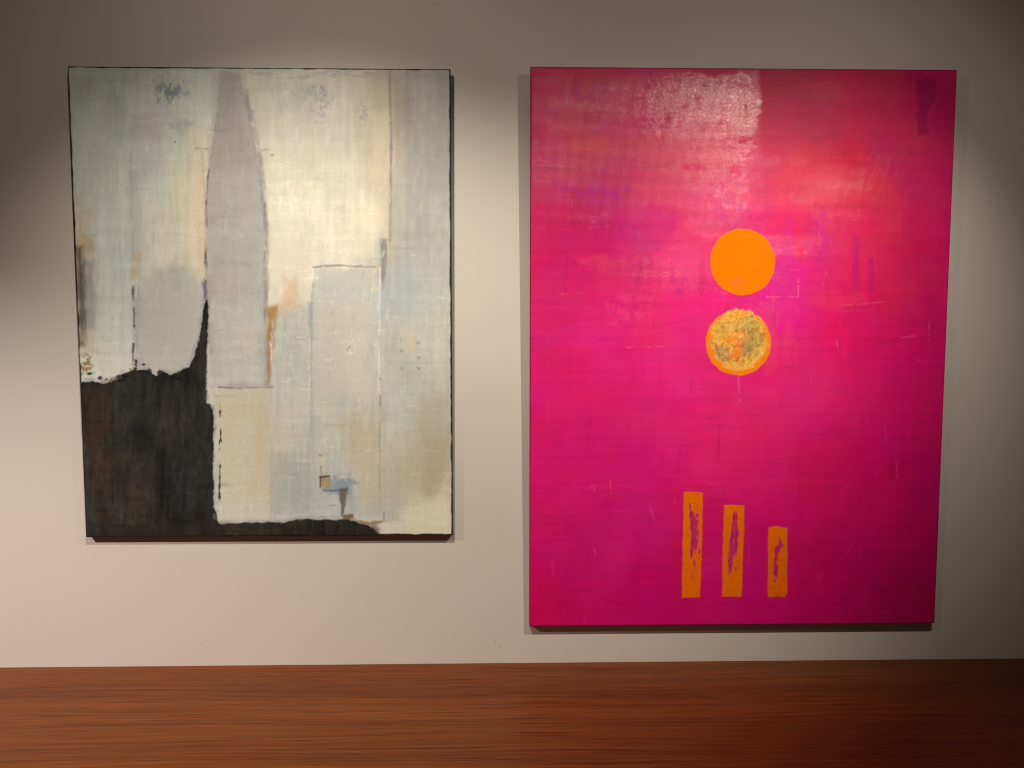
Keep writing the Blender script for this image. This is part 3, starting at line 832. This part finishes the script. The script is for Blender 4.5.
    B.line([(738.5, 376), (739, 402)], 1.0, (.95, .12, .32), 1.2, .5, .55, dry=(2, 9, .6))
    # three upright bars with scraped out middles
    def bar(quad, scrapes, dark=1.0):
        d = B.sd_poly(quad) + .5 * B.noise(4, 6, 3)
        m = B.step(d, .8)
        B.lay(B.step(B.sd_poly(quad) - 1.2 + .8 * B.noise(4, 6, 2), 1.2) * .35, (.40, .03, .06))
        c = np.array((1.2, .205, .0005)) * dark
        B.lay(m, c, relief=.55, gloss=.06)
        B.C *= (1 + m * (.06 * B.noise(2.5, 22, 3) + .05 * B.noise(7, 7, 3)))[..., None]
        for pts, ws, cov in scrapes:
            s = B.step(B.sd_line(pts, ws) + 1.0 * B.noise(1.8, 7, 2), .9)
            s = B.broken(s, 1.8, 8, cov)
            B.lay(m * s * .92, (.60, .020, .19), relief=-.45)
            B.lay(m * s * np.clip(B.noise(1.5, 6, 2), 0, 1) * .6, (.40, .012, .20))
        B.lay(m * np.clip(B.noise(3, 9, 3) - .45, 0, 1) * .6, (.62, .09, .01))
    bar([(683.5, 491.8), (702.6, 492.6), (701.4, 545), (699.6, 597), (681.5, 597.6), (682.4, 545)],
        [([(689.5, 504), (690.5, 516)], [.9, 1.2], .66), ([(697.5, 504), (697, 516)], [1.0, 1.2], .66), ([(692.5, 514), (694, 530), (694, 545)], [2.8, 4.2, 3.6], .93), ([(692, 545), (693, 560), (693, 580)], [2.6, 1.8, 1.4], .56), ([(698, 510), (698.5, 552)], [.5, .7], .6)])
    bar([(724, 504.8), (744, 505.2), (742.6, 560), (741, 596.6), (722, 596.4), (722.6, 550), (723, 530)],
        [([(734, 513), (734.5, 528), (732.5, 545), (730.5, 560), (729, 574)], [1.8, 3.8, 4.0, 2.6, 1.0], .93), ([(737, 532), (735.5, 556)], [1.6, .8], .6), ([(731, 575), (735, 568)], [.8, 1.2], .45)], .97)
    bar([(768, 527.4), (777, 526.4), (787, 528), (786.8, 560), (786.6, 594), (784, 597), (767.4, 597.4), (767.6, 560)],
        [([(778.5, 539), (780, 546), (777.5, 552)], [1.6, 2.4, 1.6], .85), ([(776.5, 548), (774.5, 565), (774, 582)], [1.4, 1.8, 1.1], .85), ([(778, 556), (776, 578)], [1.0, .6], .5)], .90)
    # darker rim: shade of the rounded edge put into the colour
    ex = B.u0 * 415
    ey = B.v0 * 558
    n = B.noise(14, 14, 3)
    for e, w in ((ex, 1.1), (415 - ex, 1.3), (ey, 1.3), (558 - ey, 1.7)):
        B.lay(B.step(e - w - .4 * n, .8) * .75, (.34, .010, .08))
    # gloss: the upper field carries a brushed varnish, ending in ragged strokes
    G = np.full_like(B.G, .42) + .10 * B.noise(60, 30, 4)
    var = B.step(B.sd_poly([(560, 70), (950, 70), (950, 150), (860, 200), (640, 215), (545, 190), (545, 90)]) + 12 * B.noise(30, 14, 3), 30)
    G += var * .10
    core = [(655, 76), (748, 76), (749, 92), (760, 86), (757, 118), (753, 132), (756, 148), (744, 158), (744, 190), (700, 200), (668, 175), (690, 148), (640, 140), (636, 100)]
    c = B.step(B.sd_poly(core) + 5 * B.noise(10, 5, 3), 3 + 22 * np.clip((690 - B.X) / 40, 0, 1))
    fade = np.clip((B.X - 620) / 60, .2, 1) * np.clip((205 - B.Y) / 60, .25, 1)
    G += c * (.42 * fade + .10 * B.noise(4, 3, 3))
    thin = [(702, 86, 9, 1.0), (726, 83, 22, .8), (738, 85, 14, 2.5), (745, 105, 1.2, 20), (697, 99, 4, 5), (710, 148, 40, 2.0), (722, 140, 20, 4), (700, 139, 12, 1.2), (745, 140, 9, 5), (716, 124, 16, 1.0), (755, 104, 3, 14), (690, 168, 22, 5), (735, 172, 10, 6)]
    for x, y, rx, ry in thin:
        r = np.hypot((B.X - x) / rx, (B.Y - y) / ry) + .7 * B.noise(7, 3, 3)
        G -= np.clip(1.2 - r, 0, 1) * .34 * c
    left = np.clip((725 - B.X) / 60, .15, 1)
    G -= np.clip(B.noise(2.2, 2.2, 3) - .1, 0, 1) * .55 * c * left
    G -= np.clip(B.noise(6, 4, 3) - .35, 0, 1) * .6 * c
    right_of = np.clip((B.X - 757) / 6, 0, 1) * np.clip((185 - B.Y) / 70, 0, 1)
    G -= right_of * .20
    m2 = B.broken(B.step(B.sd_poly([(700, 150), (752, 150), (750, 200), (730, 215), (705, 205)]) + 5 * B.noise(9, 6, 3), 6), 5, 4, .5)
    G += m2 * .22
    B.G = np.clip(G, 0, 1) * np.clip((B.G - .06) / .44, .15, 1)
    B.H += .10 * B.noise(26, 3, 3) + .10 * B.noise(4, 14, 2) + .06 * B.noise(1.5, 1.5, 1) + .05 * c * B.noise(3, 2, 2)
    return B


root, w, h = hang('abstract_painting', 0.0880, 1.1668, -0.7519, 0.6825, 0.020, 0.042, 0.0)
tag(root, 'large magenta painting with two orange discs and three orange bars', 'painting')
painting('canvas', paint_pink(), w, h, 0.0214, M_PINK, M_PINK_EDGE, root, 'magenta painted side of the canvas, shade in its colour')
